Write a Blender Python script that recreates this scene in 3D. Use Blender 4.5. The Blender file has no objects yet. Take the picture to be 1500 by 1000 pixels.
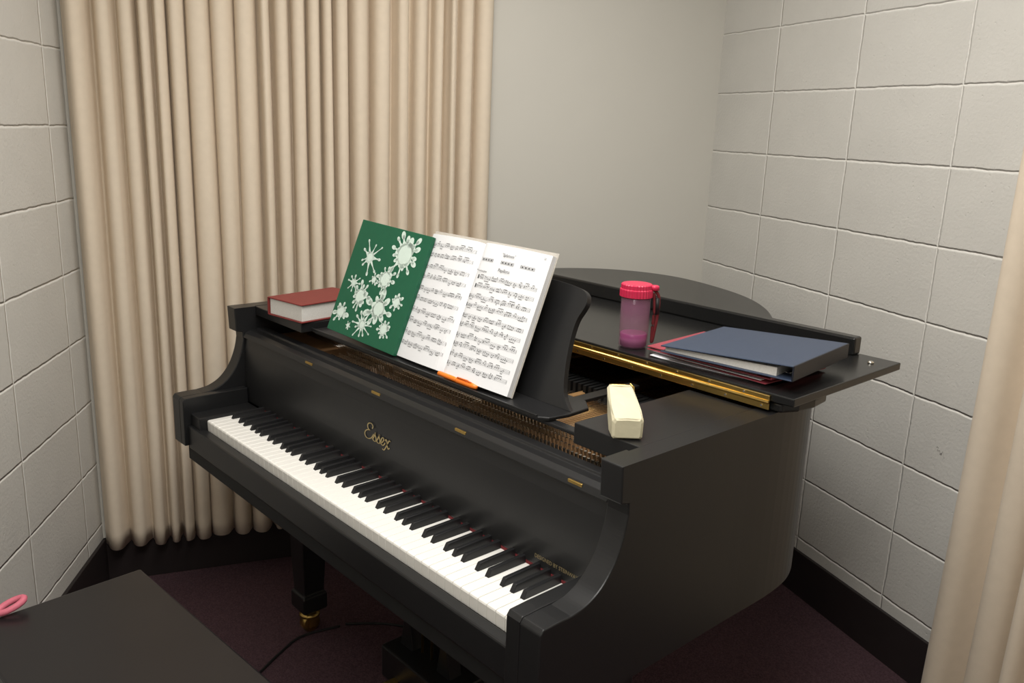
import bpy, bmesh, math, random
from mathutils import Vector, Matrix
random.seed(7)
SC=bpy.context.scene
try: SC.view_settings.view_transform='Standard'
except Exception: pass
FL=-0.022; CEIL=2.62

# ---------------------------------------------------------------- materials
def mat(name,col,rough=.5,metal=0,spec=.5,noise=None,bump=None,trans=0,coat=0,sheen=0,alpha=1,ior=1.45):
    m=bpy.data.materials.new(name);m.use_nodes=True;nt=m.node_tree;b=nt.nodes['Principled BSDF']
    b.inputs['Base Color'].default_value=(*col,1);b.inputs['Roughness'].default_value=rough
    b.inputs['Metallic'].default_value=metal;b.inputs['Specular IOR Level'].default_value=spec
    b.inputs['Transmission Weight'].default_value=trans;b.inputs['Coat Weight'].default_value=coat
    b.inputs['Sheen Weight'].default_value=sheen;b.inputs['IOR'].default_value=ior;b.inputs['Alpha'].default_value=alpha
    tc=nt.nodes.new('ShaderNodeTexCoord')
    if noise:   # (scale, amount)
        n=nt.nodes.new('ShaderNodeTexNoise');n.inputs['Scale'].default_value=noise[0];n.inputs['Detail'].default_value=6
        nt.links.new(tc.outputs['Object'],n.inputs['Vector'])
        mx=nt.nodes.new('ShaderNodeMix');mx.data_type='RGBA'
        mx.inputs[6].default_value=(*[c*(1-noise[1]) for c in col],1);mx.inputs[7].default_value=(*[min(1,c*(1+noise[1])) for c in col],1)
        nt.links.new(n.outputs['Fac'],mx.inputs[0]);nt.links.new(mx.outputs[2],b.inputs['Base Color'])
    if bump:    # (scale,strength,distance)
        n=nt.nodes.new('ShaderNodeTexNoise');n.inputs['Scale'].default_value=bump[0];n.inputs['Detail'].default_value=4
        nt.links.new(tc.outputs['Object'],n.inputs['Vector'])
        bp=nt.nodes.new('ShaderNodeBump');bp.inputs['Strength'].default_value=bump[1];bp.inputs['Distance'].default_value=bump[2]
        nt.links.new(n.outputs['Fac'],bp.inputs['Height']);nt.links.new(bp.outputs['Normal'],b.inputs['Normal'])
    return m
M_black=mat('black_satin',(.0125,.0125,.0130),.34,spec=.46,bump=(220,.06,.001))
M_blackd=mat('black_matte',(.012,.012,.012),.6,spec=.3,noise=(30,.2))
M_lidm=mat('black_lid',(.012,.012,.0120),.25,spec=.5,bump=(150,.03,.001))
M_fall=mat('black_fallboard',(.0130,.0130,.0135),.36,spec=.5,bump=(160,.06,.001))
M_white=mat('key_white',(.84,.82,.77),.28,spec=.5,noise=(8,.03))
M_sharp=mat('key_black',(.012,.012,.013),.38,spec=.5,noise=(30,.2))
M_brass=mat('brass',(.62,.42,.13),.32,metal=1,noise=(25,.2))
M_gold=mat('gold_letter',(.50,.39,.18),.5,metal=.3,noise=(40,.1))
M_goldd=mat('gold_small_letter',(.34,.27,.14),.5,metal=.3,noise=(40,.1))
M_plate=mat('bronze_plate',(.42,.24,.10),.42,metal=.25,noise=(14,.25))
M_pinb=mat('pin_block_brown',(.24,.13,.06),.5,noise=(24,.3))
M_steel=mat('steel',(.78,.75,.68),.25,metal=1,noise=(60,.15))
M_wood=mat('inner_wood',(.30,.16,.07),.55,noise=(18,.3))
M_felt=mat('red_felt',(.16,.018,.022),.9,noise=(90,.3))
M_carpet=mat('carpet',(.095,.055,.064),.98,spec=.1,noise=(210,.85),bump=(420,.9,.004))
M_base=mat('baseboard_rubber',(.020,.015,.015),.5,noise=(20,.2))
M_plain=mat('painted_wall',(.625,.605,.55),.7,noise=(3,.03),bump=(260,.12,.0006))
M_ceil=mat('ceiling_paint',(.78,.76,.73),.9,noise=(20,.05))
M_curt=mat('curtain_cloth',(.74,.635,.505),.92,spec=.12,sheen=.1,noise=(40,.05),bump=(700,.12,.0006))
M_green=mat('green_cover',(.008,.105,.050),.5,noise=(60,.1),bump=(500,.15,.0005))
M_splat=mat('splat_white',(.66,.78,.70),.5,noise=(60,.05))
M_paper=mat('paper',(.84,.845,.86),.7,noise=(12,.015))
M_ink=mat('ink',(.018,.018,.020),.7,noise=(60,.1))
M_scuff=mat('scuff_graphite',(.30,.29,.27),.8,noise=(90,.3))
M_pedge=mat('page_edges',(.66,.64,.60),.8,noise=(300,.15))
M_red=mat('red_cover',(.19,.024,.022),.45,noise=(50,.12),bump=(400,.1,.0004))
M_navy=mat('navy_cover',(.040,.058,.100),.42,noise=(60,.12),bump=(500,.2,.0004))
M_navyd=mat('navy_spine',(.010,.013,.022),.4,noise=(60,.12))
M_pinkf=mat('pink_folder',(.36,.06,.08),.5,noise=(40,.1))
M_cream=mat('cream_leather',(.66,.61,.43),.5,noise=(25,.10),bump=(60,.35,.003))
M_cap=mat('pink_cap',(.66,.03,.09),.35,noise=(30,.08))
M_clear=mat('lilac_plastic',(.46,.20,.32),.08,noise=(10,.03),alpha=.32)
M_pinkliq=mat('pink_base',(.50,.09,.30),.25,noise=(20,.1),alpha=.8)
M_orange=mat('orange_plastic',(.95,.22,.02),.35,noise=(30,.05))
M_oranged=mat('orange_dark',(.75,.14,.01),.35,noise=(30,.05))
M_bench=mat('bench_top',(.015,.013,.0135),.30,noise=(8,.15),bump=(160,.05,.001))
M_pink=mat('pink_webbing',(.65,.16,.22),.6,noise=(90,.15))
M_film=mat('film_cover',(.60,.56,.50),.3,noise=(20,.06),alpha=.6)
M_rubber=mat('cable_rubber',(.01,.01,.01),.5,noise=(40,.2))
M_lamp=bpy.data.materials.new('lamp_diffuser');M_lamp.use_nodes=True
_b=M_lamp.node_tree.nodes['Principled BSDF'];_b.inputs['Emission Color'].default_value=(1,.96,.9,1);_b.inputs['Emission Strength'].default_value=1.0

def block_mat(name,bw,bh,col):
    m=bpy.data.materials.new(name);m.use_nodes=True;nt=m.node_tree;b=nt.nodes['Principled BSDF'];N=nt.nodes.new;L=nt.links.new
    uv=N('ShaderNodeUVMap')
    br=N('ShaderNodeTexBrick');br.offset=0;br.squash=1
    br.inputs['Scale'].default_value=1;br.inputs['Brick Width'].default_value=bw;br.inputs['Row Height'].default_value=bh
    br.inputs['Mortar Size'].default_value=.0060;br.inputs['Mortar Smooth'].default_value=1.0;br.inputs['Bias'].default_value=0
    dn=N('ShaderNodeTexNoise');dn.inputs['Scale'].default_value=22;dn.inputs['Detail'].default_value=4
    L(uv.outputs[0],dn.inputs['Vector'])
    vm=N('ShaderNodeVectorMath');vm.operation='MULTIPLY_ADD';vm.inputs[1].default_value=(.008,.008,0);L(dn.outputs['Color'],vm.inputs[0]);L(uv.outputs[0],vm.inputs[2])
    L(vm.outputs[0],br.inputs['Vector'])
    br.inputs['Color1'].default_value=(*[c*.985 for c in col],1);br.inputs['Color2'].default_value=(*[c*1.01 for c in col],1)
    br.inputs['Mortar'].default_value=(*[min(.9,c*1.38) for c in col],1)
    n=N('ShaderNodeTexNoise');n.inputs['Scale'].default_value=5;n.inputs['Detail'].default_value=8;L(uv.outputs[0],n.inputs['Vector'])
    mr=N('ShaderNodeMapRange');mr.inputs[3].default_value=.92;mr.inputs[4].default_value=1.07;L(n.outputs['Fac'],mr.inputs[0])
    hs=N('ShaderNodeVectorMath');hs.operation='SCALE';L(br.outputs['Color'],hs.inputs[0]);L(mr.outputs[0],hs.inputs['Scale'])
    L(hs.outputs[0],b.inputs['Base Color'])
    b.inputs['Roughness'].default_value=.55;b.inputs['Specular IOR Level'].default_value=.35
    n2=N('ShaderNodeTexNoise');n2.inputs['Scale'].default_value=110;n2.inputs['Detail'].default_value=6;L(uv.outputs[0],n2.inputs['Vector'])
    n3=N('ShaderNodeTexVoronoi');n3.inputs['Scale'].default_value=45;L(uv.outputs[0],n3.inputs['Vector'])
    cr=N('ShaderNodeMapRange');cr.inputs[1].default_value=0;cr.inputs[2].default_value=.14;L(n3.outputs['Distance'],cr.inputs[0])
    b1=N('ShaderNodeBump');b1.inputs['Strength'].default_value=.6;b1.inputs['Distance'].default_value=.002;L(n2.outputs['Fac'],b1.inputs['Height'])
    b2=N('ShaderNodeBump');b2.inputs['Strength'].default_value=.45;b2.inputs['Distance'].default_value=.002;L(cr.outputs[0],b2.inputs['Height']);L(b1.outputs['Normal'],b2.inputs['Normal'])
    b3=N('ShaderNodeBump');b3.invert=True;b3.inputs['Strength'].default_value=.85;b3.inputs['Distance'].default_value=.0055
    L(br.outputs['Fac'],b3.inputs['Height']);L(b2.outputs['Normal'],b3.inputs['Normal']);L(b3.outputs['Normal'],b.inputs['Normal'])
    return m

# ---------------------------------------------------------------- helpers
def finish(o,parent=None,label=None):
    bpy.context.collection.objects.link(o)
    if parent:
        o.parent=parent
        if parent.type=='EMPTY': o.matrix_parent_inverse=Matrix.Translation(-parent.location)
    if label:o['label']=label
    return o
def mesh(name,V,Fc,m,parent=None,smooth=False,label=None,bevel=0,seg=2,fix=True,bfilter=None):
    me=bpy.data.meshes.new(name);me.from_pydata([tuple(v) for v in V],[],Fc);me.materials.append(m)
    if fix:
        bm=bmesh.new();bm.from_mesh(me);bmesh.ops.recalc_face_normals(bm,faces=bm.faces)
        if bfilter:
            es=[e for e in bm.edges if len(e.link_faces)==2 and e.calc_face_angle(0)>.6 and bfilter(e)]
            bmesh.ops.bevel(bm,geom=es,offset=bevel,segments=seg,affect='EDGES',profile=.5);bevel=0
        bm.to_mesh(me);bm.free()
    if smooth:
        for p in me.polygons:p.use_smooth=True
    me.update();o=bpy.data.objects.new(name,me);finish(o,parent,label)
    if bevel:
        b=o.modifiers.new('b','BEVEL');b.width=bevel;b.segments=seg;b.limit_method='ANGLE';b.angle_limit=math.radians(40)
    return o
BF=[(0,3,2,1),(4,5,6,7),(0,1,5,4),(1,2,6,5),(2,3,7,6),(3,0,4,7)]
def boxv(x0,x1,y0,y1,z0,z1):
    return [(x0,y0,z0),(x1,y0,z0),(x1,y1,z0),(x0,y1,z0),(x0,y0,z1),(x1,y0,z1),(x1,y1,z1),(x0,y1,z1)]
def box(name,x0,x1,y0,y1,z0,z1,m,parent=None,bevel=.0,label=None,seg=2):
    return mesh(name,boxv(x0,x1,y0,y1,z0,z1),BF,m,parent,bevel=bevel,label=label,seg=seg)
def multi(name,boxes,m,parent=None,bevel=0,label=None):
    V=[];Fc=[]
    for b in boxes:
        n=len(V);V+=boxv(*b);Fc+=[tuple(i+n for i in f) for f in BF]
    return mesh(name,V,Fc,m,parent,bevel=bevel,label=label)
def prism_vf(pts,lo,hi,axis):
    n=len(pts)
    def p(a,b,c):
        return (c,a,b) if axis=='x' else ((a,c,b) if axis=='y' else (a,b,c))
    V=[p(a,b,lo) for a,b in pts]+[p(a,b,hi) for a,b in pts]
    Fc=[tuple(range(n)),tuple(range(2*n-1,n-1,-1))]+[(i,(i+1)%n,(i+1)%n+n,i+n) for i in range(n)]
    return V,Fc
def prism(name,pts,lo,hi,axis,m,parent=None,bevel=0,label=None,seg=2,bfilter=None):
    V,Fc=prism_vf(pts,lo,hi,axis);return mesh(name,V,Fc,m,parent,bevel=bevel,label=label,seg=seg,bfilter=bfilter)
def catmull(P,k=8,closed=False):
    out=[];n=len(P);rng=range(n) if closed else range(n-1)
    for i in rng:
        g=lambda j:Vector(P[j%n]) if closed else Vector(P[max(0,min(n-1,j))])
        a,b,c,d=g(i-1),g(i),g(i+1),g(i+2)
        for t in range(k):
            t/=k;out.append(.5*((2*b)+(c-a)*t+(2*a-5*b+4*c-d)*t*t+(3*b-a-3*c+d)*t**3))
    if not closed:out.append(Vector(P[-1]))
    return out
def tube_vf(pts,r,seg=8,closed=False,V=None,Fc=None):
    V=[] if V is None else V;Fc=[] if Fc is None else Fc
    n0=len(V);pts=[Vector(p) for p in pts];n=len(pts)
    for i,p in enumerate(pts):
        if closed:d=pts[(i+1)%n]-pts[i-1]
        else:d=pts[min(i+1,n-1)]-pts[max(i-1,0)]
        d.normalize();u=d.cross(Vector((0,0,1)))
        if u.length<.05:u=d.cross(Vector((1,0,0)))
        u.normalize();w=d.cross(u);rr=r[i] if isinstance(r,(list,tuple)) else r
        for k in range(seg):
            a=2*math.pi*k/seg;V.append(p+(u*math.cos(a)+w*math.sin(a))*rr)
    for i in range(n if closed else n-1):
        j=(i+1)%n
        for k in range(seg):Fc.append((n0+i*seg+k,n0+i*seg+(k+1)%seg,n0+j*seg+(k+1)%seg,n0+j*seg+k))
    if not closed:
        Fc.append(tuple(n0+k for k in range(seg)));Fc.append(tuple(n0+(n-1)*seg+k for k in range(seg-1,-1,-1)))
    return V,Fc
def tube(name,pts,r,m,parent=None,seg=10,closed=False,label=None):
    V,Fc=tube_vf(pts,r,seg,closed);return mesh(name,V,Fc,m,parent,smooth=True,label=label)
def lathe(name,prof,c,m,parent=None,seg=40,label=None,ribs=0,smooth=True):
    V=[];Fc=[];n=len(prof)
    for r,z in prof:
        for k in range(seg):
            a=2*math.pi*k/seg;rr=r*(1+(ribs if k%2 else 0)) if r>.001 else r
            V.append((c[0]+rr*math.cos(a),c[1]+rr*math.sin(a),c[2]+z))
    for i in range(n-1):
        for k in range(seg):Fc.append((i*seg+k,i*seg+(k+1)%seg,(i+1)*seg+(k+1)%seg,(i+1)*seg+k))
    Fc.append(tuple(range(seg-1,-1,-1)));Fc.append(tuple((n-1)*seg+k for k in range(seg)))
    o=mesh(name,V,Fc,m,parent,smooth=smooth,label=label)
    if smooth:
        for p in o.data.polygons:
            if len(p.vertices)>4:p.use_smooth=False
    return o
def empty(name,loc,label,cat,group=None):
    e=bpy.data.objects.new(name,None);e.location=loc;e.empty_display_size=.1;bpy.context.collection.objects.link(e)
    e['label']=label;e['category']=cat
    if group:e['group']=group
    return e
def top(o,label,cat,group=None):
    o['label']=label;o['category']=cat
    if group:o['group']=group
def struct(o):o['kind']='structure';return o

# ---------------------------------------------------------------- room
LC=Vector((-.542,-.071,0));RC=Vector((.291,2.050,0))
dB=(RC-LC).normalized();nB=Vector((dB.y,-dB.x,0))      # into the room
dL=Vector((math.cos(2.5271),math.sin(2.5271),0))*-1;nL=Vector((-dL.y,dL.x,0))
dR=Vector((math.cos(2.7622),math.sin(2.7622),0))*-1;nR=Vector((dR.y,-dR.x,0))
LE=LC+dL*4.0;RE=RC+dR*3.6
def wall(name,A,B,n,m,u0=0,v0=0,t=.1):
    d=(B-A)
    V=[A,B,B-n*t,A-n*t];V=[Vector((v.x,v.y,FL)) for v in V]+[Vector((v.x,v.y,CEIL)) for v in V]
    o=mesh(name,V,BF,m);uvl=o.data.uv_layers.new(name='UVMap');du=d.normalized()
    for p in o.data.polygons:
        for li in p.loop_indices:
            co=o.data.vertices[o.data.loops[li].vertex_index].co
            uvl.data[li].uv=((co-A).dot(du)+u0,co.z+v0)
    return struct(o)
bwR,bh=.404,.2163
M_bR=block_mat('block_right',bwR,bh,(.61,.595,.555));M_bL=block_mat('block_left',.385,.2174,(.63,.612,.57))
wR=wall('wall_right',RC,RE,nR,M_bR,u0=bwR-.345+bwR-.003,v0=bh*20-1.694-.003)
wall('wall_left',LC,LE,nL,M_bL,u0=.385*2-.135-.003,v0=.2174*20-1.495-.003)
wall('wall_back',LC-dB*.1,RC+dB*.1,nB,M_plain)
nF=(RE-LE).normalized();nF=Vector((-nF.y,nF.x,0))
wall('wall_front',LE,RE,nF,M_plain)
poly=[LC,RC,RE,LE]
def slab(name,z0,z1,m):
    c=sum(poly,Vector())/4;P=[(v+(v-c).normalized()*.15) for v in poly]
    return struct(prism(name,[(v.x,v.y) for v in P],z0,z1,'z',m))
slab('floor',FL-.1,FL,M_carpet);slab('ceiling',CEIL,CEIL+.1,M_ceil)
def bboard(name,A,B,n):
    V=[A,B,B+n*.012,A+n*.012];V=[Vector((v.x,v.y,FL)) for v in V]+[Vector((v.x,v.y,.137)) for v in V]
    return struct(mesh(name,V,BF,M_base,bevel=.002))
bboard('baseboard_right',RC,RE,nR);bboard('baseboard_left',LC,LE,nL);bboard('baseboard_back',LC,RC,nB);bboard('baseboard_front',LE,RE,nF)
rs=random.Random(5);pp_=[]
for i in range(12):
    pp_.append(RC+dR*(1.258+.0028*i+rs.uniform(-.003,.003))+nR*.0008+Vector((0,0,.702+rs.uniform(-.010,.010)-.0008*i)))
sc_=tube('scuff_mark',pp_,.0005,M_scuff,wR,seg=4);sc_['kind']='structure'

# ---------------------------------------------------------------- curtains
def curtain(name,A,d,n,s0,s1,zb,zt,per,amp,base,label,flare=0,seed=1,wr=(.66,1.3)):
    rnd=random.Random(seed);nf=int(round((s1-s0)/per));NS=nf*26;NZ=44
    cum=[0]
    ws=[rnd.uniform(*wr) for _ in range(nf)];am=[rnd.uniform(.78,1.05) for _ in range(nf+1)];ph=[rnd.uniform(-1,1) for _ in range(nf+1)]
    ws[0]=1.35;ws[1]=1.2;sk=[rnd.uniform(.3,1.0) for _ in range(nf)];av=[rnd.uniform(0,6.28) for _ in range(nf+1)]
    sub=[rnd.uniform(.05,.18) for _ in range(nf)];sp=[rnd.uniform(-1.2,1.2) for _ in range(nf)]
    for w in ws:cum.append(cum[-1]+w)
    tot=cum[-1];V=[];Fc=[]
    for j in range(NZ+1):
        q=j/NZ;z=zb+(zt-zb)*q
        for i in range(NS+1):
            t=i/NS*nf;k=min(int(t),nf-1);fr=t-k
            s=(cum[k]+ws[k]*fr)/tot
            a=am[k]*(1-fr)+am[k+1]*fr;pp=ph[k]*(1-fr)+ph[k+1]*fr;aa=av[k]*(1-fr)+av[k+1]*fr
            p2=2*math.pi*fr;env=math.sin(math.pi*fr)**2
            c=math.cos(p2)
            low=(1-q)
            off=base-amp*a*(1-.12*(.5+.5*math.sin(2.1*z+aa)))*c+amp*sub[k]*env*math.cos(2*p2+sp[k]+.4*z)
            ss=s0+(s1-s0)*s-(.18*per*sk[k]*ws[k])*math.sin(p2)+per*.08*env*math.sin(2*p2+sp[k]) + pp*.005*math.sin(1.9*z+k)*(1-abs(2*s-1)**8)
            ss-=flare*low**2*(1-s)
            zz=z+(0.003*math.sin(k*2.3) if j==0 else 0)
            P=A+d*ss+n*off;V.append((P.x,P.y,zz))
    W=NS+1
    for j in range(NZ):
        for i in range(NS):Fc.append((j*W+i,j*W+i+1,(j+1)*W+i+1,(j+1)*W+i))
    o=mesh(name,V,Fc,M_curt,smooth=True,fix=False);so=o.modifiers.new('s','SOLIDIFY');so.thickness=.0015
    top(o,label,'curtain');return o
curtain('curtain',LC,dB,nB,.010,1.338,.122,CEIL-.03,.058,.033,.043,'beige pleated cloth curtain hanging along the plain wall',seed=4)
curtain('curtain',RC,dR,nR,1.412,2.45,.0,CEIL-.03,.085,.036,.062,'beige pleated cloth curtain hanging over the block wall',flare=.035,seed=9)

# ---------------------------------------------------------------- piano
W=1.498;CW=.048;XL=.015
piano=empty('grand_piano',(.75,.75,FL),'black satin baby grand piano with folded-back lid in the room corner','piano')
outline=[(XL,.221),(XL,.5),(XL,.80),(0.020,.98),(.046,1.18),(.098,1.37),(.19,1.52),(.32,1.61),(.476,1.64),(.66,1.60),(.83,1.525),(.97,1.41),(1.09,1.26),(1.20,1.12),(1.32,1.0),(1.42,.89),(1.478,.79),(W,.68),(W,.5),(W,.3),(W,.221)]
OL=[Vector((p[0],p[1])) for p in catmull([(x,y,0) for x,y in outline],5)]
def offset(PL,t):
    out=[]
    for i,p in enumerate(PL):
        d=(PL[min(i+1,len(PL)-1)]-PL[max(i-1,0)]).normalized();n=Vector((d.y,-d.x));out.append(p+n*t)
    return out
IN=offset(OL,.042)
def rimwall(O,I,z0,z1):
    n=len(O);V=[];Fc=[]
    for p,q in zip(O,I):V+=[(p.x,p.y,z0),(p.x,p.y,z1),(q.x,q.y,z1),(q.x,q.y,z0)]
    for i in range(n-1):
        a=i*4;b=a+4
        for k in range(4):Fc.append((a+k,a+(k+1)%4,b+(k+1)%4,b+k))
    Fc.append((0,1,2,3));Fc.append(((n-1)*4+3,(n-1)*4+2,(n-1)*4+1,(n-1)*4));return V,Fc
V,Fc=rimwall(OL,IN,.600,1.016)
rim=mesh('rim',V,Fc,M_black,piano,label='black curved outer case wall')
curve=[(.055,.7865),(.092,.793),(.126,.812),(.154,.846),(.172,.888),(.180,.925)]
cv=[(p.x,p.y) for p in catmull([(a,b,0) for a,b in curve],6)]
prof=[(.045,.600),(.040,.646),(-.012,.650),(-.012,.778),(-.006,.786),(.03,.787)]+cv+[(.179,.945),(.160,.949),(.157,1.016),(.2210,1.016),(.2210,.600)]
for x0,x1 in ((XL,XL+CW),(W-CW,W)):
    prism('cheek',prof,x0,x1,'x',M_black,piano,bevel=.0025,label='curved black side arm beside the keyboard',seg=2,bfilter=lambda e:all(v.co.y<.219 for v in e.verts))
for x0,x1 in ((XL+CW,.088),(W-.080,W-CW)):
    prism('arm_block',[(-.012,.651),(-.012,.778),(-.006,.786),(.03,.787),(.176,.787),(.176,.651)],x0,x1,'x',M_black,piano,bevel=.002)
for x0,x1 in ((.089,.149),(1.3965,1.417)):
    box('key_block',x0,x1,.008,.175,.70,.744,M_black,piano,bevel=.003)
box('keyslip',.089,1.417,-.002,.026,.645,.710,M_black,piano,bevel=.004,label='long black strip in front of the keys')
box('keybed',XL+.051,W-.051,.005,.60,.605,.6445,M_blackd,piano,bevel=.003)
box('key_frame',.15,1.394,.028,.20,.646,.702,M_blackd,piano)
kx0=.150;kw=1.245/52;WN='ABCDEFG';dz=.003
for i in range(52):
    x0=kx0+i*kw+.0005;x1=kx0+(i+1)*kw-.0005
    V,Fc=prism_vf([(.028,.729+dz),(.0295,.7325+dz),(.034,.7335+dz),(.185,.7335+dz),(.185,.712),(.032,.703),(.029,.706)],x0,x1,'x')
    mesh('white_key',V,Fc,M_white,piano,bevel=.0007,seg=1,label='glossy white piano key' if i==0 else None)
offs={'A':.003,'C':-.003,'D':.003,'F':-.004,'G':-.0005}
for i in range(51):
    nm=WN[i%7]
    if nm in offs:
        c=kx0+(i+1)*kw+offs[nm];a=.0062;b=.0045
        V=[(c-a,.082,.728),(c+a,.082,.728),(c+a,.184,.728),(c-a,.184,.728),(c-b,.094,.7480+dz),(c+b,.094,.7480+dz),(c+b,.184,.7495+dz),(c-b,.184,.7495+dz)]
        mesh('black_key',V,BF,M_sharp,piano,bevel=.0012,label='raised matte black piano key')
box('key_felt',.152,1.394,.180,.186,.728,.743,M_felt,piano,label='thin red felt strip behind the keys')
fb=[(.180,.743),(.183,.741),(.20,.741),(.215,.925),(.195,.932),(.187,.928),(.183,.90),(.180,.80)]
fall=prism('fallboard',fb,XL+CW+.001,W-CW-.001,'x',M_fall,piano,bevel=.003,label='upright black board behind the keys with gold lettering')
hr=[(.180,.930),(.186,.944),(.200,.949),(.220,.949),(.222,.954),(.243,.955),(.245,.925),(.215,.925),(.190,.927)]
prism('fallboard_rail',hr,XL+CW+.001,W-CW-.001,'x',M_black,piano,bevel=.0015,label='stepped black rail along the top of the board')
for x in (.434,.741,1.050,1.372):
    box('rail_hinge',x-.017,x+.017,.1815,.188,.9355,.9415,M_brass,piano,bevel=.001,label='small brass hinge plate')
def ribbon(pts,w,V,Fc,place):
    P=[Vector((p[0],p[1])) for p in pts];n=len(P);b=len(V)
    for i,p in enumerate(P):
        d=(P[min(i+1,n-1)]-P[max(i-1,0)]);d=d.normalized() if d.length else Vector((1,0));m=Vector((-d.y,d.x))
        ww=w*(.5+.75*abs(d.y))
        V.append(place(p+m*ww/2));V.append(place(p-m*ww/2))
    for i in range(n-1):Fc.append((b+2*i,b+2*i+1,b+2*i+3,b+2*i+2))
def cm2(L,k=7):return [(p.x,p.y) for p in catmull([(a,b,0) for a,b in L],k)]
V=[];Fc=[]
ox,oz,sc=.698,.823,.039
pl=lambda p:(ox+p.x*sc+p.y*sc*.12,.1790,oz+p.y*sc)
strokes=[[(.78,.72),(.84,.88),(.68,1.02),(.42,.98),(.28,.82),(.36,.62),(.56,.56),(.3,.52),(.08,.36),(.04,.16),(.22,0),(.5,0),(.78,.14),(.98,.42)]]
x=.88
for _ in range(2):
    strokes.append([(x,.06),(x+.16,.32),(x+.26,.56),(x+.27,.4),(x+.38,.18),(x+.30,.02),(x+.12,.02),(x+.06,.1)]);x+=.42
    strokes.append([(x-.12,.02),(x+.0,.06)])
strokes.append([(x,.06),(x+.2,.2),(x+.32,.38),(x+.24,.5),(x+.1,.4),(x+.06,.18),(x+.16,.02),(x+.34,.06),(x+.48,.24)]);x+=.46
strokes.append([(x,.36),(x+.08,.48),(x+.18,.4),(x+.26,.12),(x+.36,-.04),(x+.5,.06)])
strokes.append([(x+.52,.46),(x+.42,.5),(x+.28,.28),(x+.12,-.02),(x-.06,-.24),(x-.22,-.2)])
for s in strokes:ribbon(cm2(s),.075,V,Fc,pl)
mesh('gold_lettering',V,Fc,M_gold,fall,fix=False,label='gold script word reading Essex')
def text_mesh(name,body,size,M4,m,parent,label=None,shear=0,align='LEFT',sx=1):
    cu=bpy.data.curves.new(name,'FONT');cu.body=body;cu.size=size;cu.shear=shear;cu.align_x=align;cu.resolution_u=2
    o=bpy.data.objects.new(name,cu);bpy.context.collection.objects.link(o)
    me=bpy.data.meshes.new_from_object(o.evaluated_get(bpy.context.evaluated_depsgraph_get()));bpy.data.objects.remove(o)
    me.transform(M4@Matrix.Diagonal((sx,1,1,1)));me.materials.clear();me.materials.append(m)
    r=bpy.data.objects.new(name,me);finish(r,parent,label);return r
RX=Matrix.Rotation(math.pi/2,4,'X')
text_mesh('gold_lettering','DESIGNED BY STEINWAY & SONS',.0112,Matrix.Translation((1.284,.1790,.7600))@RX,M_goldd,fall,'small gold printed words below the board',sx=.88)

# top flats, crosspiece, interior
box('case_top',1.30,1.4555,.250,.60,.975,1.0155,M_black,piano,bevel=.0015,label='flat black top of the case beside the strings')
box('case_top',XL+.0425,.325,.222,.60,.990,1.0155,M_black,piano,bevel=.002)
box('cross_rail',.326,1.299,.262,.285,.983,.991,M_black,piano,bevel=.002,label='thin black rail across the strings')
box('pin_block_front',.067,1.44,.2455,.252,.885,.930,M_blackd,piano)
ip=offset(OL,.040)
plate=[(p.x,p.y) for p in ip];plate=[(x,max(y,.2525)) for x,y in plate]
seen=[];[seen.append(q) for q in plate if q not in seen]
prism('iron_plate',seen,.885,.900,'z',M_plate,piano,label='bronze painted iron plate inside the case')
prism('soundboard',[(x,y) for x,y in seen],.80,.815,'z',M_wood,piano,label='brown wooden soundboard')
box('pin_block',.067,1.44,.2530,.40,.9005,.927,M_pinb,piano,bevel=.002)
for x in (.45,.75,1.0,1.2):
    box('plate_strut',x,x+.02,.44,1.05,.900,.938,M_plate,piano,bevel=.004)
box('damper_rail',.10,1.29,.64,.67,.930,.945,M_blackd,piano,bevel=.002)
multi('damper',[(.12+i*.0165,.12+i*.0165+.009,.585,.635,.925,.955) for i in range(70)],M_blackd,piano,label='row of small black dampers')['kind']='stuff'
V=[];Fc=[]
for i in range(150):
    x=.10+i*.008;V,Fc=tube_vf([(x,.34,.932),(x+.02,.70,.932),(x+.04,1.0,.932)],.0007,4,V=V,Fc=Fc)
o=mesh('piano_string',V,Fc,M_steel,piano,label='rows of thin steel strings');o['kind']='stuff'
V=[];Fc=[]
for i in range(98):
    for j in range(4):
        x=.42+i*.0105+j*.0026;y=.262+j*.022
        if x>1.43 or (.60<x<.64):continue
        r0=.0026 if x<.95 else .0032;z0,z1=.926,.948+(.006 if x>.95 else 0);n=len(V)
        for z in (z0,z1):
            for k in range(6):V.append((x+r0*math.cos(k*math.pi/3),y+r0*math.sin(k*math.pi/3)-(.004 if z==z1 else 0),z))
        Fc+=[(n+k,n+(k+1)%6,n+6+(k+1)%6,n+6+k) for k in range(6)];Fc.append(tuple(n+6+k for k in range(6)))
o=mesh('tuning_pin',V,Fc,M_steel,piano,label='rows of steel tuning pins');o['kind']='stuff'
box('pin_felt',.10,1.29,.415,.432,.900,.914,M_felt,piano)

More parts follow.
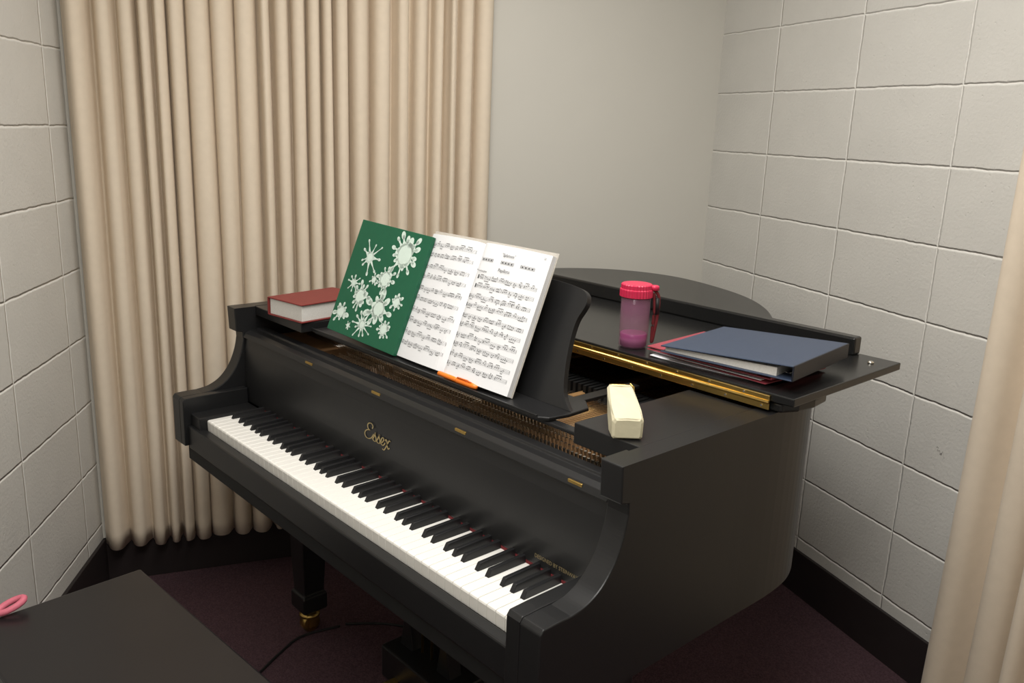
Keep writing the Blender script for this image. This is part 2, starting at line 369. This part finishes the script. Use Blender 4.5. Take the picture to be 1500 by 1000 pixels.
# main lid
lo=offset(OL,-.012);lo=[p for p in lo if p.y>.62 and not (p.x>1.3 and p.y<.80)]
lidpts=[(XL-.012,.612)]+[(p.x,p.y) for p in lo]+[(W+.028,.755),(W+.034,.70),(W+.028,.65),(W+.010,.612)]
lid=prism('lid',lidpts,1.0175,1.037,'z',M_lidm,piano,bevel=.005,seg=3,label='main black lid closed over the strings')
fl=box('lid_flap',XL-.012,W+.040,.605,1.065,1.0385,1.0555,M_lidm,piano,bevel=.0025,label='front lid section folded back on top')
box('lid_lip',.045,W-.055,1.028,1.062,1.0556,1.098,M_lidm,fl,bevel=.005,label='raised black edge strip of the folded section')
lathe('lid_button',[(.007,0),(.007,.003),(.004,.005)],(W-.0,1.0,1.0555),M_steel,fl,seg=16)
hz=box('lid_hinge',XL-.01,1.488,.600,.6045,1.0215,1.0505,M_brass,piano,bevel=.001,label='long brass hinge along the fold of the lid')
tube('hinge_knuckle',[(XL-.01,.599,1.0375),(1.488,.599,1.0375)],.0038,M_brass,hz)
V=[];Fc=[]
for i in range(36):
    V,Fc=tube_vf([(i*.0415+.02,.6005,1.028 if i%2 else 1.046),(i*.0415+.02,.5985,1.028 if i%2 else 1.046)],.0024,8,V=V,Fc=Fc)
mesh('screw',V,Fc,M_steel,hz)['kind']='stuff'

# music desk
T=math.radians(22);ev=Vector((0,math.sin(T),math.cos(T)));en=Vector((0,-math.cos(T),math.sin(T)));ex=Vector((1,0,0))
desk=empty('music_desk',(.78,.33,.992),'black wooden music desk standing on the piano behind the books','music stand')
prism('desk_shelf',[(.335,.248),(1.205,.248),(1.222,.262),(1.230,.31),(1.226,.37),(1.19,.40),(.335,.40)],.9925,1.0,'z',M_black,desk,bevel=.002)
box('desk_ledge',.335,1.203,.2455,.250,1.0005,1.004,M_black,desk,bevel=.001)
right=[(1.226,.0),(1.210,.010),(1.190,.032),(1.176,.07),(1.167,.11),(1.162,.15),(1.163,.180),(1.170,.200),(1.174,.218),(1.166,.236),(1.14,.245),(1.08,.250)]
left=[(.57,.252),(.50,.245),(.47,.225),(.46,.12),(.43,.06),(.39,.02),(.335,0)]
pr=cm2(right,4)+cm2(left,4)
n=len(pr);D0=Vector((0,.320,1.0));V=[D0+ex*u+ev*v for u,v in pr]+[D0+ex*u+ev*v-en*.014 for u,v in pr]
mesh('desk_panel',V,[tuple(range(n)),tuple(range(2*n-1,n-1,-1))]+[(i,(i+1)%n,(i+1)%n+n,i+n) for i in range(n)],M_black,desk,bevel=.002,label='tilted black panel with scrolled ends')
for x in (.5,1.08):
    V,Fc=prism_vf([(.345,1.0),(.398,1.0),(.398,1.13),(.390,1.13)],x,x+.03,'x');mesh('desk_prop',V,Fc,M_black,desk,bevel=.001)
for x in (.40,1.14):
    box('desk_slide',x,x+.03,.30,.598,.985,.9920,M_black,desk,bevel=.001)

# legs
def leg(cx,cy):
    secs=[(.060,.604),(.060,.54),(.048,.53),(.044,.50),(.038,.22),(.034,.125),(.034,.12),(.041,.112),(.041,.062),(.035,.055)]
    V=[];Fc=[]
    for h,z in secs:V+=[(cx-h,cy-h,z),(cx+h,cy-h,z),(cx+h,cy+h,z),(cx-h,cy+h,z)]
    for i in range(len(secs)-1):
        a=i*4
        for k in range(4):Fc.append((a+k,a+(k+1)%4,a+4+(k+1)%4,a+4+k))
    Fc+=[(0,1,2,3),((len(secs)-1)*4+3,(len(secs)-1)*4+2,(len(secs)-1)*4+1,(len(secs)-1)*4)]
    l=mesh('leg',V,Fc,M_black,piano,bevel=.003,label='black square tapered leg')
    lathe('caster_mount',[(.032,0),(.032,.008),(.022,.012),(.014,.024)],(cx,cy,.031),M_brass,l,seg=24,label='brass caster')
    tube('caster_wheel',[(cx-.015,cy,FL+.028),(cx-.014,cy,FL+.028),(cx+.014,cy,FL+.028),(cx+.015,cy,FL+.028)],[.025,.028,.028,.025],M_brass,l,seg=24)
    for q in (cx-.023,cx+.018):box('caster_fork',q,q+.005,cy-.012,cy+.012,FL+.016,.034,M_brass,l,bevel=.002)
leg(.150,.322);leg(1.35,.322);leg(.50,1.40)
# lyre
ly=box('pedal_lyre',.56,.90,.26,.42,.585,.604,M_blackd,piano,bevel=.003,label='black pedal support under the keybed')
for x in (.655,.815):
    prism('lyre_post',[(x-.028,.585),(x+.028,.585),(x+.016,.50),(x+.014,.25),(x+.028,.17),(x-.028,.17),(x-.014,.25),(x-.016,.50)],.335,.375,'y',M_black,ly,bevel=.003)
box('lyre_box',.60,.885,.29,.42,.075,.172,M_black,ly,bevel=.006)
for x in (.672,.742,.812):
    V,Fc=prism_vf([(x-.010,.30),(x+.010,.30),(x+.012,.22),(x+.022,.17),(x+.014,.145),(x-.014,.145),(x-.022,.17),(x-.012,.22)],.095,.103,'z')
    mesh('pedal',V,Fc,M_brass,ly,bevel=.002,label='brass foot pedal')
for x in (.70,.742,.784):
    tube('pedal_rod',[(x,.355,.17),(x,.355,.59)],.004,M_brass,ly,seg=8)
for x in (.64,.83):
    tube('lyre_brace',[(x,.41,.11),(x,.72,.60)],.007,M_blackd,ly,seg=8)
c=tube('power_cable',catmull([(.20,.40,FL+.004),(.175,.28,FL+.004),(.21,.19,FL+.004),(.26,.10,FL+.004),(.30,.02,FL+.004),(.36,-.04,FL+.004),(.5,-.08,FL+.004)],8),.004,M_rubber);top(c,'thin black cable lying on the dark carpet','cable')
c=tube('power_cable',catmull([(.20,.42,FL+.004),(.28,.52,FL+.004),(.38,.58,FL+.004),(.55,.60,FL+.004)],8),.004,M_rubber);top(c,'thin black cable lying on the carpet under the piano','cable')

# ---------------------------------------------------------------- green splatter book
def plane_map(P0,e1,e2,e3):
    return lambda u,v,w=0:P0+e1*u+e2*v+e3*w
def slabbox(name,mp,u0,u1,v0,v1,w0,w1,m,parent,bevel=.001,label=None):
    V=[mp(*c) for c in boxv(u0,u1,v0,v1,w0,w1)];return mesh(name,V,BF,m,parent,bevel=bevel,label=label)
gb=empty('notebook',(.555,.27,1.001),'green hardcover notebook with pale paint splatter shapes on the music desk','book')
yg=math.radians(4.0);h1=Vector((math.cos(yg),math.sin(yg),0));hn=Vector((math.sin(yg),-math.cos(yg),0))
Tg=math.radians(21);h2=(-hn*math.sin(Tg)+Vector((0,0,1))*math.cos(Tg)).normalized()
rg=math.radians(3.0);e1=h1*math.cos(rg)-h2*math.sin(rg);evg=h2*math.cos(rg)+h1*math.sin(rg);eng=e1.cross(evg)
gm=plane_map(Vector((.414,.256,1.0155)),e1,evg,eng)
gw,gh=.280,.296
slabbox('back_cover',gm,0,gw,0,gh,-.0015,0,M_green,gb,.0005)
slabbox('page_block',gm,.004,gw-.006,.004,gh-.004,0,.007,M_pedge,gb,.0005)
fc=slabbox('front_cover',gm,0,gw,0,gh,.007,.009,M_green,gb,label='dark green cover with pale splats')
slabbox('spine',gm,gw-.0015,gw+.001,0,gh,-.0015,.009,M_green,gb)
V=[];Fc=[];rnd=random.Random(3);SPW=.0096
def disc(cx,cy,r,n=12,ax=1,ang=0):
    b=len(V);cx=min(max(cx,r*1.8),gw-r*1.8);cy=min(max(cy,r*1.8),gh-r*1.8)
    for k in range(n):
        a=2*math.pi*k/n;dx,dy=r*ax*math.cos(a),r*math.sin(a)
        V.append(gm(cx+dx*math.cos(ang)-dy*math.sin(ang),cy+dx*math.sin(ang)+dy*math.cos(ang),SPW))
    Fc.append(tuple(range(b,b+n)))
def splat(u,v,r,n,core,thin):
    cx,cy=u*gw,(1-v)*gh
    b=len(V);m=24;ph=rnd.uniform(0,6)
    for k in range(m):
        a=2*math.pi*k/m;rr=r*core*(1+.14*math.sin(3*a+ph)+.08*math.sin(5*a+2*ph));V.append(gm(cx+rr*math.cos(a),cy+rr*math.sin(a),SPW))
    Fc.append(tuple(range(b,b+m)))
    for k in range(n):
        a=2*math.pi*(k+rnd.uniform(-.25,.25))/n;L=r*rnd.choice((.66,.78,.9,1.0,1.08));w=r*thin*rnd.uniform(.8,1.5)
        dx,dy=math.cos(a),math.sin(a)
        L=min(L,*( [ ((gw-.003-cx)/dx) if dx>.01 else 9, ((cx-.003)/-dx) if dx<-.01 else 9, ((gh-.003-cy)/dy) if dy>.01 else 9, ((cy-.003)/-dy) if dy<-.01 else 9]))
        b=len(V)
        for (q,ww) in ((core*r*.75,w*2.6),(L*.65,w*.75),(L*.93,w*1.0)):
            V.append(gm(cx+dx*q-dy*ww/2,cy+dy*q+dx*ww/2,SPW));V.append(gm(cx+dx*q+dy*ww/2,cy+dy*q-dx*ww/2,SPW))
        Fc.append((b,b+1,b+3,b+2));Fc.append((b+2,b+3,b+5,b+4));disc(cx+dx*L*.93,cy+dy*L*.93,w*rnd.uniform(.7,1.1),10,1.5,a)
for s in [(.277,.30,.046,9,.32,.065),(.728,.199,.053,15,.60,.12),(.58,.44,.034,12,.64,.13),(.172,.55,.028,8,.32,.09),(.432,.47,.014,7,.6,.16),(.319,.64,.035,13,.58,.13),(.823,.585,.021,8,.65,.17),(.623,.69,.044,9,.52,.17),(.125,.82,.029,9,.55,.15),(.475,.86,.038,12,.32,.075),(.777,.83,.027,11,.56,.12),(.288,.91,.010,6,.6,.16)]:splat(*s)
mesh('splatter_print',V,Fc,M_splat,fc,fix=False,label='pale paint splat shapes')

# ---------------------------------------------------------------- music score
ms=empty('music_book',(.88,.29,1.001),'open sheet music book with white pages on the music desk','book')
mm=plane_map(Vector((.678,.2815,1.0015)),ex,ev,en)
mw,mh,gt=.413,.303,.195
def surf(u):
    if u<gt:
        t=u/gt;return .006+.014*math.sin(math.pi*min(1,t*.78+.02))-(.014*max(0,(t-.88)/.12)**2)
    t=(u-gt)/(mw-gt);return .013+.014*math.sin(math.pi*min(1,(1-t)*.80))-(.016*max(0,(.13-t)/.13)**2)
def pageblock(name,u0,u1,lab):
    N=32;V=[];Fc=[]
    for i in range(N+1):
        u=u0+(u1-u0)*i/N;s=max(.0015,surf(u)-.0004)
        V+=[mm(u,0,.001),mm(u,0,s),mm(u,mh,s),mm(u,mh,.001)]
    for i in range(N):
        a=i*4
        for k in range(4):Fc.append((a+k,a+(k+1)%4,a+4+(k+1)%4,a+4+k))
    Fc+=[(0,1,2,3),(N*4+3,N*4+2,N*4+1,N*4)]
    return mesh(name,V,Fc,M_paper,ms,label=lab)
slabbox('soft_cover',mm,-.003,mw+.004,-.001,mh+.009,-.001,.001,M_film,ms,label='translucent brownish cover sheet behind the pages')
pL=pageblock('page',.0,gt-.0006,'white page printed with five systems of piano music')
pR=pageblock('page',gt+.0006,mw,'white page printed with titles and piano music')
def notation(parent,u0,u1,vtop,vbot,nsys,seed,extra=None):
    V=[];Fc=[];r=random.Random(seed)
    def quad(a,b,c,d,h=.0003):
        n=len(V)
        for q in (a,b,c,d):V.append(mm(q[0],q[1],surf(q[0])+h))
        Fc.append((n,n+1,n+2,n+3))
    def hline(v,a,b,w,K=12):
        for i in range(K):
            x0=a+(b-a)*i/K;x1=a+(b-a)*(i+1)/K;quad((x0,v-w/2),(x1,v-w/2),(x1,v+w/2),(x0,v+w/2),.0006)
    pitch=(vtop-vbot)/nsys;sp=.0019
    for s in range(nsys):
        yt=vtop-s*pitch
        for st in (0,1):
            y=yt-.003-st*(pitch*.46);a=u0+(.012 if s==0 and seed%2==0 else 0)
            for k in range(5):hline(y-k*sp,a,u1,.00024)
            for q in range(3):quad((a+.001+q*.001,y-4*sp-.001),(a+.0024+q*.001,y-4*sp),(a+.0024+q*.001,y+.001),(a+.001+q*.001,y))
            nb=4;x=a+.009
            for k in range(nb):
                bx=a+(u1-a)*(k+1)/nb;quad((bx-.0005,y-4*sp),(bx,y-4*sp),(bx,y),(bx-.0005,y))
            while x<u1-.008:
                g=r.choice((2,3,4));up=r.random()<.5
                base=y-sp*r.uniform(.5,3.5);sl=r.uniform(-.6,.6)*sp;pts=[]
                for k in range(g):
                    nx=x+k*.0048;ny=base+sl*k+r.choice((-1,0,1))*sp*.5
                    if nx>u1-.003:break
                    pts.append((nx,ny))
                    for e in range(r.choice((1,1,1,2))):
                        yy=ny+(e*1.5*sp if not up else -e*1.5*sp);h=.0009
                        quad((nx-.0012,yy-h*.6),(nx+.0009,yy-h),(nx+.0012,yy+h*.6),(nx-.0009,yy+h))
                if len(pts)>1:
                    ln=.0052;by=(max(p[1] for p in pts)+ln) if up else (min(p[1] for p in pts)-ln)
                    by=min(by,y+.0045) if up else max(by,y-4*sp-.0045)
                    for (nx,ny) in pts:
                        xx=nx+(.0011 if up else -.0011);quad((xx-.00015,min(ny,by)),(xx+.00015,min(ny,by)),(xx+.00015,max(ny,by)),(xx-.00015,max(ny,by)))
                    xa,xb=pts[0][0]+(.0011 if up else -.0011),pts[-1][0]+(.0011 if up else -.0011)
                    quad((xa,by-.0005),(xb,by-.0005),(xb,by+.0005),(xa,by+.0005))
                x+=g*.0048+.0044
        quad((u0,yt-.003-pitch*.46-4*sp),(u0+.0005,yt-.003-pitch*.46-4*sp),(u0+.0005,yt-.003),(u0,yt-.003))
    if extra:
        for a in extra:
            wd=.038
            for k in range(5):hline(mh-.034-k*.0016,a,a+wd,.0004,4)
            for k in range(4):quad((a+.004+k*.009,mh-.0385),(a+.007+k*.009,mh-.0385),(a+.007+k*.009,mh-.0360),(a+.004+k*.009,mh-.0360))
            quad((a,mh-.0405),(a+.0006,mh-.0405),(a+.0006,mh-.0337),(a,mh-.0337));quad((a+wd,mh-.0405),(a+wd+.0006,mh-.0405),(a+wd+.0006,mh-.0337),(a+wd,mh-.0337))
    mesh('printed_notation',V,Fc,M_ink,parent,fix=False)
cu=(gt+mw)/2
notation(pL,.012,gt-.014,mh-.018,.014,5,11)
notation(pR,gt+.016,mw-.012,mh-.070,.010,5,12,(gt+.024,cu-.02,cu+.038))
Rm=Matrix((( ex.x,ev.x,en.x,0),(ex.y,ev.y,en.y,0),(ex.z,ev.z,en.z,0),(0,0,0,1)))
def ptext(body,size,u,v,shear=0):
    P=mm(u,v,surf(u)+.0018);text_mesh('printed_title',body,size,Matrix.Translation(P)@Rm,M_ink,pR,shear=shear,align='CENTER')
ptext('"Sphinxes"',.010,cu-.002,mh-.024,.2);ptext('Papillons',.0105,cu-.002,mh-.058)
ptext('Prestissimo',.007,gt+.038,mh-.066);ptext('23',.006,mw-.014,mh-.012)

# ---------------------------------------------------------------- pen
pen=empty('pen',(.94,.255,1.001),'orange highlighter pen lying on the music desk ledge','pen')
a=Vector((.878,.2575,1.0075));b=Vector((1.010,.2570,1.0075));d=(b-a).normalized()
tube('pen_barrel',[a,a+d*.002,a+d*.060,a+d*.064],[.0040,.0056,.0056,.0050],M_orange,pen,seg=14)
tube('pen_cap',[a+d*.0645,a+d*.067,a+d*.118,b],[.0058,.0066,.0060,.0040],M_orange,pen,seg=14)
tube('pen_band',[a+d*.062,a+d*.066],[.0048,.0048],M_oranged,pen,seg=14)
tube('pen_clip',[a+d*.070+Vector((0,-.003,.0075)),a+d*.104+Vector((0,-.003,.0085)),a+d*.116+Vector((0,-.001,.0055))],.0017,M_oranged,pen,seg=6)

# ---------------------------------------------------------------- red book
rb=empty('hardcover_book',(.24,.31,1.016),'thick dark red hardcover book lying closed on the piano','book')
ang=math.radians(8);r1=Vector((math.cos(ang),math.sin(ang),0));r2=Vector((-math.sin(ang),math.cos(ang),0));r3=Vector((0,0,1))
rm=plane_map(Vector((.183,.200,1.0165)),r1,r2,r3)
bw_,bl_,bt=.150,.225,.050
slabbox('back_cover',rm,0,bw_,0,bl_,0,.0035,M_red,rb,.0015)
slabbox('front_cover',rm,0,bw_,0,bl_,bt-.0035,bt,M_red,rb,.0015,label='dark red cloth cover')
slabbox('page_block',rm,.004,bw_-.005,.005,bl_-.004,.0035,bt-.0035,M_pedge,rb,.001,label='cream page edges')
slabbox('spine',rm,-.004,.003,0,bl_,.0,bt,M_red,rb,.003)

# ---------------------------------------------------------------- purse: boxy, tilted, zip edge raised at the far end
pu=empty('coin_purse',(1.37,.31,1.016),'small cream leather zip purse lying on the piano top','purse')
pa=Vector((1.420,.258,1.0160));pb=Vector((1.322,.345,1.0160));pd=(pb-pa).normalized();pn=Vector((pd.y,-pd.x,0))
Lp=(pb-pa).length
stn=[(0,.0225,.004,.035),(.03,.0270,.001,.039),(.30,.0280,.001,.046),(.62,.0262,.016,.054),(.90,.0235,.038,.062),(.97,.0222,.047,.062),(1.0,.0205,.051,.059)]
V=[];Fc=[]
for i,(t,hw,zb,zt) in enumerate(stn):
    wob=.0016*math.sin(15*t)
    for (x,z) in ((-hw,zb+.003),(-hw*.90,zb),(hw*.90,zb),(hw,zb+.003),(hw+wob,zt-.006),(hw*.88,zt),(0,zt+.001-.0015*math.sin(9*t)),(-hw*.88,zt),(-hw-wob,zt-.006)):
        V.append(pa+pd*(Lp*t)+pn*x+Vector((0,0,z)))
nc=9
for i in range(len(stn)-1):
    for k in range(nc):Fc.append((i*nc+k,i*nc+(k+1)%nc,(i+1)*nc+(k+1)%nc,(i+1)*nc+k))
Fc.append(tuple(range(nc)));Fc.append(tuple((len(stn)-1)*nc+k for k in range(nc-1,-1,-1)))
mesh('purse_body',V,Fc,M_cream,pu,bevel=.003,seg=3)
tube('zipper',[pb+pn*x+Vector((0,0,.0600)) for x in (-.019,-.01,.01,.020)],.0021,M_brass,pu,seg=6,label='brass zipper')
tube('piping',[pa+pd*(Lp*.90)+pn*x+Vector((0,0,.0625-.0015*(abs(x)/.022)**2)) for x in (-.021,-.012,0,.012,.021)],.0016,M_cream,pu,seg=6)
tube('piping',[pa+pd*(Lp*.025)+pn*x+Vector((0,0,.0385-.003*(abs(x)/.024)**2)) for x in (-.024,-.012,0,.012,.024)],.0016,M_cream,pu,seg=6)
tube('piping',[pa+pd*(Lp*t)+pn*(w_)+Vector((0,0,z)) for t,w_,z in ((.03,.0262,.034),(.3,.0270,.042),(.65,.0255,.049),(.9,.0230,.057))],.0015,M_cream,pu,seg=6)
rc_=pa+pn*.0285+pd*.020+Vector((0,0,.028))
tube('purse_ring',[rc_+pd*(.006*math.cos(q*.5236))+Vector((0,0,.006*math.sin(q*.5236))) for q in range(12)],.0012,M_brass,pu,closed=True,seg=6,label='brass ring')
zp=pb+pn*.019+Vector((0,0,.0600))
tube('zipper_pull',[zp+Vector((0,0,.004)),zp+pn*.007-pd*.002+Vector((0,0,-.002)),zp+pn*.009-pd*.004+Vector((0,0,-.014))],[.0013,.0024,.0018],M_brass,pu,seg=8)

# ---------------------------------------------------------------- bottle
BZ=1.0562
bc=(1.090,.660,BZ)
bo=empty('water_bottle',bc,'translucent lilac plastic bottle with bright pink screw cap on the lid','bottle')
R=.0335
lathe('bottle_body',[(.028,.0),(R,.003),(R,.022),(R*.97,.024),(R,.026),(R,.120),(R-.0015,.121)],bc,M_clear,bo,seg=48)
lathe('bottle_base',[(R-.003,.0045),(R-.0026,.032),(R-.004,.033)],bc,M_pinkliq,bo,seg=40,label='pink lower band')
lathe('bottle_cap',[(R+.001,.118),(R+.003,.119),(R+.003,.134),(R+.0025,.136),(R+.0010,.137),(R+.0010,.146),(R-.001,.148)],bc,M_cap,bo,seg=64,ribs=.045,label='bright pink ribbed screw cap',smooth=False)
lathe('cap_tab',[(.011,.0),(.011,.008),(.009,.010)],(bc[0]+.032,bc[1]+.024,BZ+.136),M_cap,bo,seg=20)
sx,sy=bc[0]+.034,bc[1]+.026
st=catmull([(sx-.004,sy-.003,BZ+.138),(sx+.006,sy+.006,BZ+.120),(sx+.006,sy+.006,BZ+.08),(sx+.003,sy+.004,BZ+.045),(sx-.001,sy+.001,BZ+.012),(sx-.001,sy-.0,BZ+.05),(sx+.001,sy,BZ+.09),(sx-.002,sy-.002,BZ+.128)],6)
tube('wrist_strap',st,.0036,M_felt,bo,seg=8,label='dark red wrist cord')
tube('strap_clip',[(sx+.004,sy+.004,BZ+.118),(sx+.005,sy+.005,BZ+.080)],.0060,M_rubber,bo,seg=8,label='black clip')

# ---------------------------------------------------------------- binders
def binder(name,label,P0,ang,w,l,t0,t1,m,msp,cant=0):
    e=empty(name,(P0[0],P0[1],P0[2]),label,'binder')
    a=math.radians(ang);b1=Vector((math.cos(a),math.sin(a),0));b2=Vector((-math.sin(a),math.cos(a),0));mp=plane_map(Vector(P0),b1,b2,Vector((0,0,1)))
    slabbox('bottom_cover',mp,0,w,0,l,0,.0028,m,e,.001)
    V=[mp(0,0,t0-.003),mp(w,0,t1-.003),mp(w,l,t1-.003),mp(0,l,t0-.003),mp(0,0,t0),mp(w,0,t1),mp(w,l,t1),mp(0,l,t0)]
    mesh('top_cover',V,BF,m,e,bevel=.0012)
    slabbox('spine',mp,w-.002,w+.002,0,l,.0,t1,msp,e,.0015)
    V=[mp(.008,.008,.003),mp(w*.88,.008,.003),mp(w*.88,l-.008,.003),mp(.008,l-.008,.003),mp(.008,.008,t0-.0035),mp(w*.88,.008,t0*.5+t1*.5-.003),mp(w*.88,l-.008,t0*.5+t1*.5-.003),mp(.008,l-.008,t0-.0035)]
    mesh('paper_stack',V,BF,M_pedge,e,label='stack of white sheets')
    for v in (.05,l/2,l-.05):
        c=mp(w*.90,v,t1*.48);tube('binder_ring',[c+b1*(.42*t1*math.cos(q*.5236))+Vector((0,0,.42*t1*math.sin(q*.5236))) for q in range(12)],.0014,M_steel,e,closed=True,seg=6)
    return e,mp
def sheet(label,x,y,z,ang,w,l,m,cat='paper',name='paper_sheet',t=.0012):
    a=math.radians(ang);sp_=plane_map(Vector((x,y,z)),Vector((math.cos(a),math.sin(a),0)),Vector((-math.sin(a),math.cos(a),0)),Vector((0,0,1)))
    V=[];Fc=[];N=10
    for i in range(N+1):
        u=w*i/N;cz_=.0025*math.exp(-i*.9)
        V+=[sp_(u,0,cz_),sp_(u,l,cz_),sp_(u,l,cz_+t),sp_(u,0,cz_+t)]
    for i in range(N):
        q=i*4
        for k in range(4):Fc.append((q+k,q+(k+1)%4,q+4+(k+1)%4,q+4+k))
    Fc+=[(0,1,2,3),(N*4+3,N*4+2,N*4+1,N*4)]
    o=mesh(name,V,Fc,m,None);top(o,label,cat);return o
sheet('loose white printed sheets under the pink folder',1.172,.622,1.0560,6,.270,.23,M_paper)
sheet('pink-red paper folder beneath the stack of binders',1.145,.650,1.0600,-3,.312,.22,M_pinkf,'folder','paper_folder')
sheet('loose white sheet sticking out between the folders',1.162,.634,1.0640,1,.28,.22,M_paper)
binder('ring_binder','thin pink-red folder with white sheets under the navy binder',(1.158,.628,1.0680),3,.304,.23,.009,.011,M_pinkf,M_pinkf)
nb,nmp=binder('ring_binder','navy blue ring binder lying on top of a pink folder',(1.216,.600,1.0795),6.0,.299,.280,.015,.032,M_navy,M_navyd)

# ---------------------------------------------------------------- bench
be=empty('piano_bench',(.75,-.42,FL),'dark wooden piano bench with flat satin top','bench')
ab=math.radians(4.2);u1=Vector((math.cos(ab),math.sin(ab),0));u2=Vector((math.sin(ab),-math.cos(ab),0))
bm_=plane_map(Vector((.406,-.253,0)),u1,u2,Vector((0,0,1)))
slabbox('bench_seat',bm_,0,.76,0,.36,.478,.5,M_bench,be,.005)
slabbox('bench_apron',bm_,.03,.73,.03,.33,.40,.478,M_bench,be,.002)
for u in (.03,.68):
    for v in (.03,.28):
        V=[]
        for s,z in ((0,.42),(.008,FL)):
            V+=[bm_(u+s,v+s,z),bm_(u+.05-s,v+s,z),bm_(u+.05-s,v+.05-s,z),bm_(u+s,v+.05-s,z)]
        V=V[4:]+V[:4];mesh('leg',V,BF,M_bench,be,bevel=.003)
c=bm_(.004,.275,.5)
pts=[c+Vector((.015*math.cos(t*.3927)-.004,.026*math.sin(t*.3927),.0080+.008*(1+math.sin(t*.3927)))) for t in range(16)]
ps=tube('key_lanyard',pts,.0072,M_pink,closed=True,seg=8);top(ps,'pink webbing loop lying on the bench edge','lanyard')

# ---------------------------------------------------------------- lamps
def lamp(x0,x1,y0,y1,en):
    fx=box('ceiling_lamp',x0,x1,y0,y1,CEIL-.05,CEIL-.001,M_lamp);top(fx,'flat white fluorescent ceiling lamp out of view','lamp',"ceiling lamps")
    ld=bpy.data.lights.new('ceiling_area','AREA');ld.shape='RECTANGLE';ld.size=x1-x0;ld.size_y=y1-y0;ld.energy=en;ld.color=(1,.978,.935)
    l=bpy.data.objects.new('ceiling_area',ld);l.location=((x0+x1)/2,(y0+y1)/2,CEIL-.06);bpy.context.collection.objects.link(l)
lamp(.75,1.35,-.25,.95,26)
lamp(1.6,2.2,-1.35,-.15,27)  # second lamp, out of view, added for more and more even light
w=bpy.data.worlds.new('world');SC.world=w;w.use_nodes=True;w.node_tree.nodes['Background'].inputs[0].default_value=(.5,.48,.45,1);w.node_tree.nodes['Background'].inputs[1].default_value=.3

# ---------------------------------------------------------------- camera
a,p,r=.8279,.2463,.0381
F=Vector((-math.sin(a)*math.cos(p),math.cos(a)*math.cos(p),-math.sin(p)));R0=Vector((math.cos(a),math.sin(a),0));U0=R0.cross(F)
Rr=math.cos(r)*R0+math.sin(r)*U0;Uu=-math.sin(r)*R0+math.cos(r)*U0
cd=bpy.data.cameras.new('camera');cd.sensor_width=36;cd.lens=1246.7/1500*36;cd.clip_start=.02
co=bpy.data.objects.new('camera',cd);bpy.context.collection.objects.link(co)
mt=Matrix(((Rr.x,Uu.x,-F.x,2.3147),(Rr.y,Uu.y,-F.y,-.8459),(Rr.z,Uu.z,-F.z,1.5392),(0,0,0,1)));co.matrix_world=mt
SC.camera=co
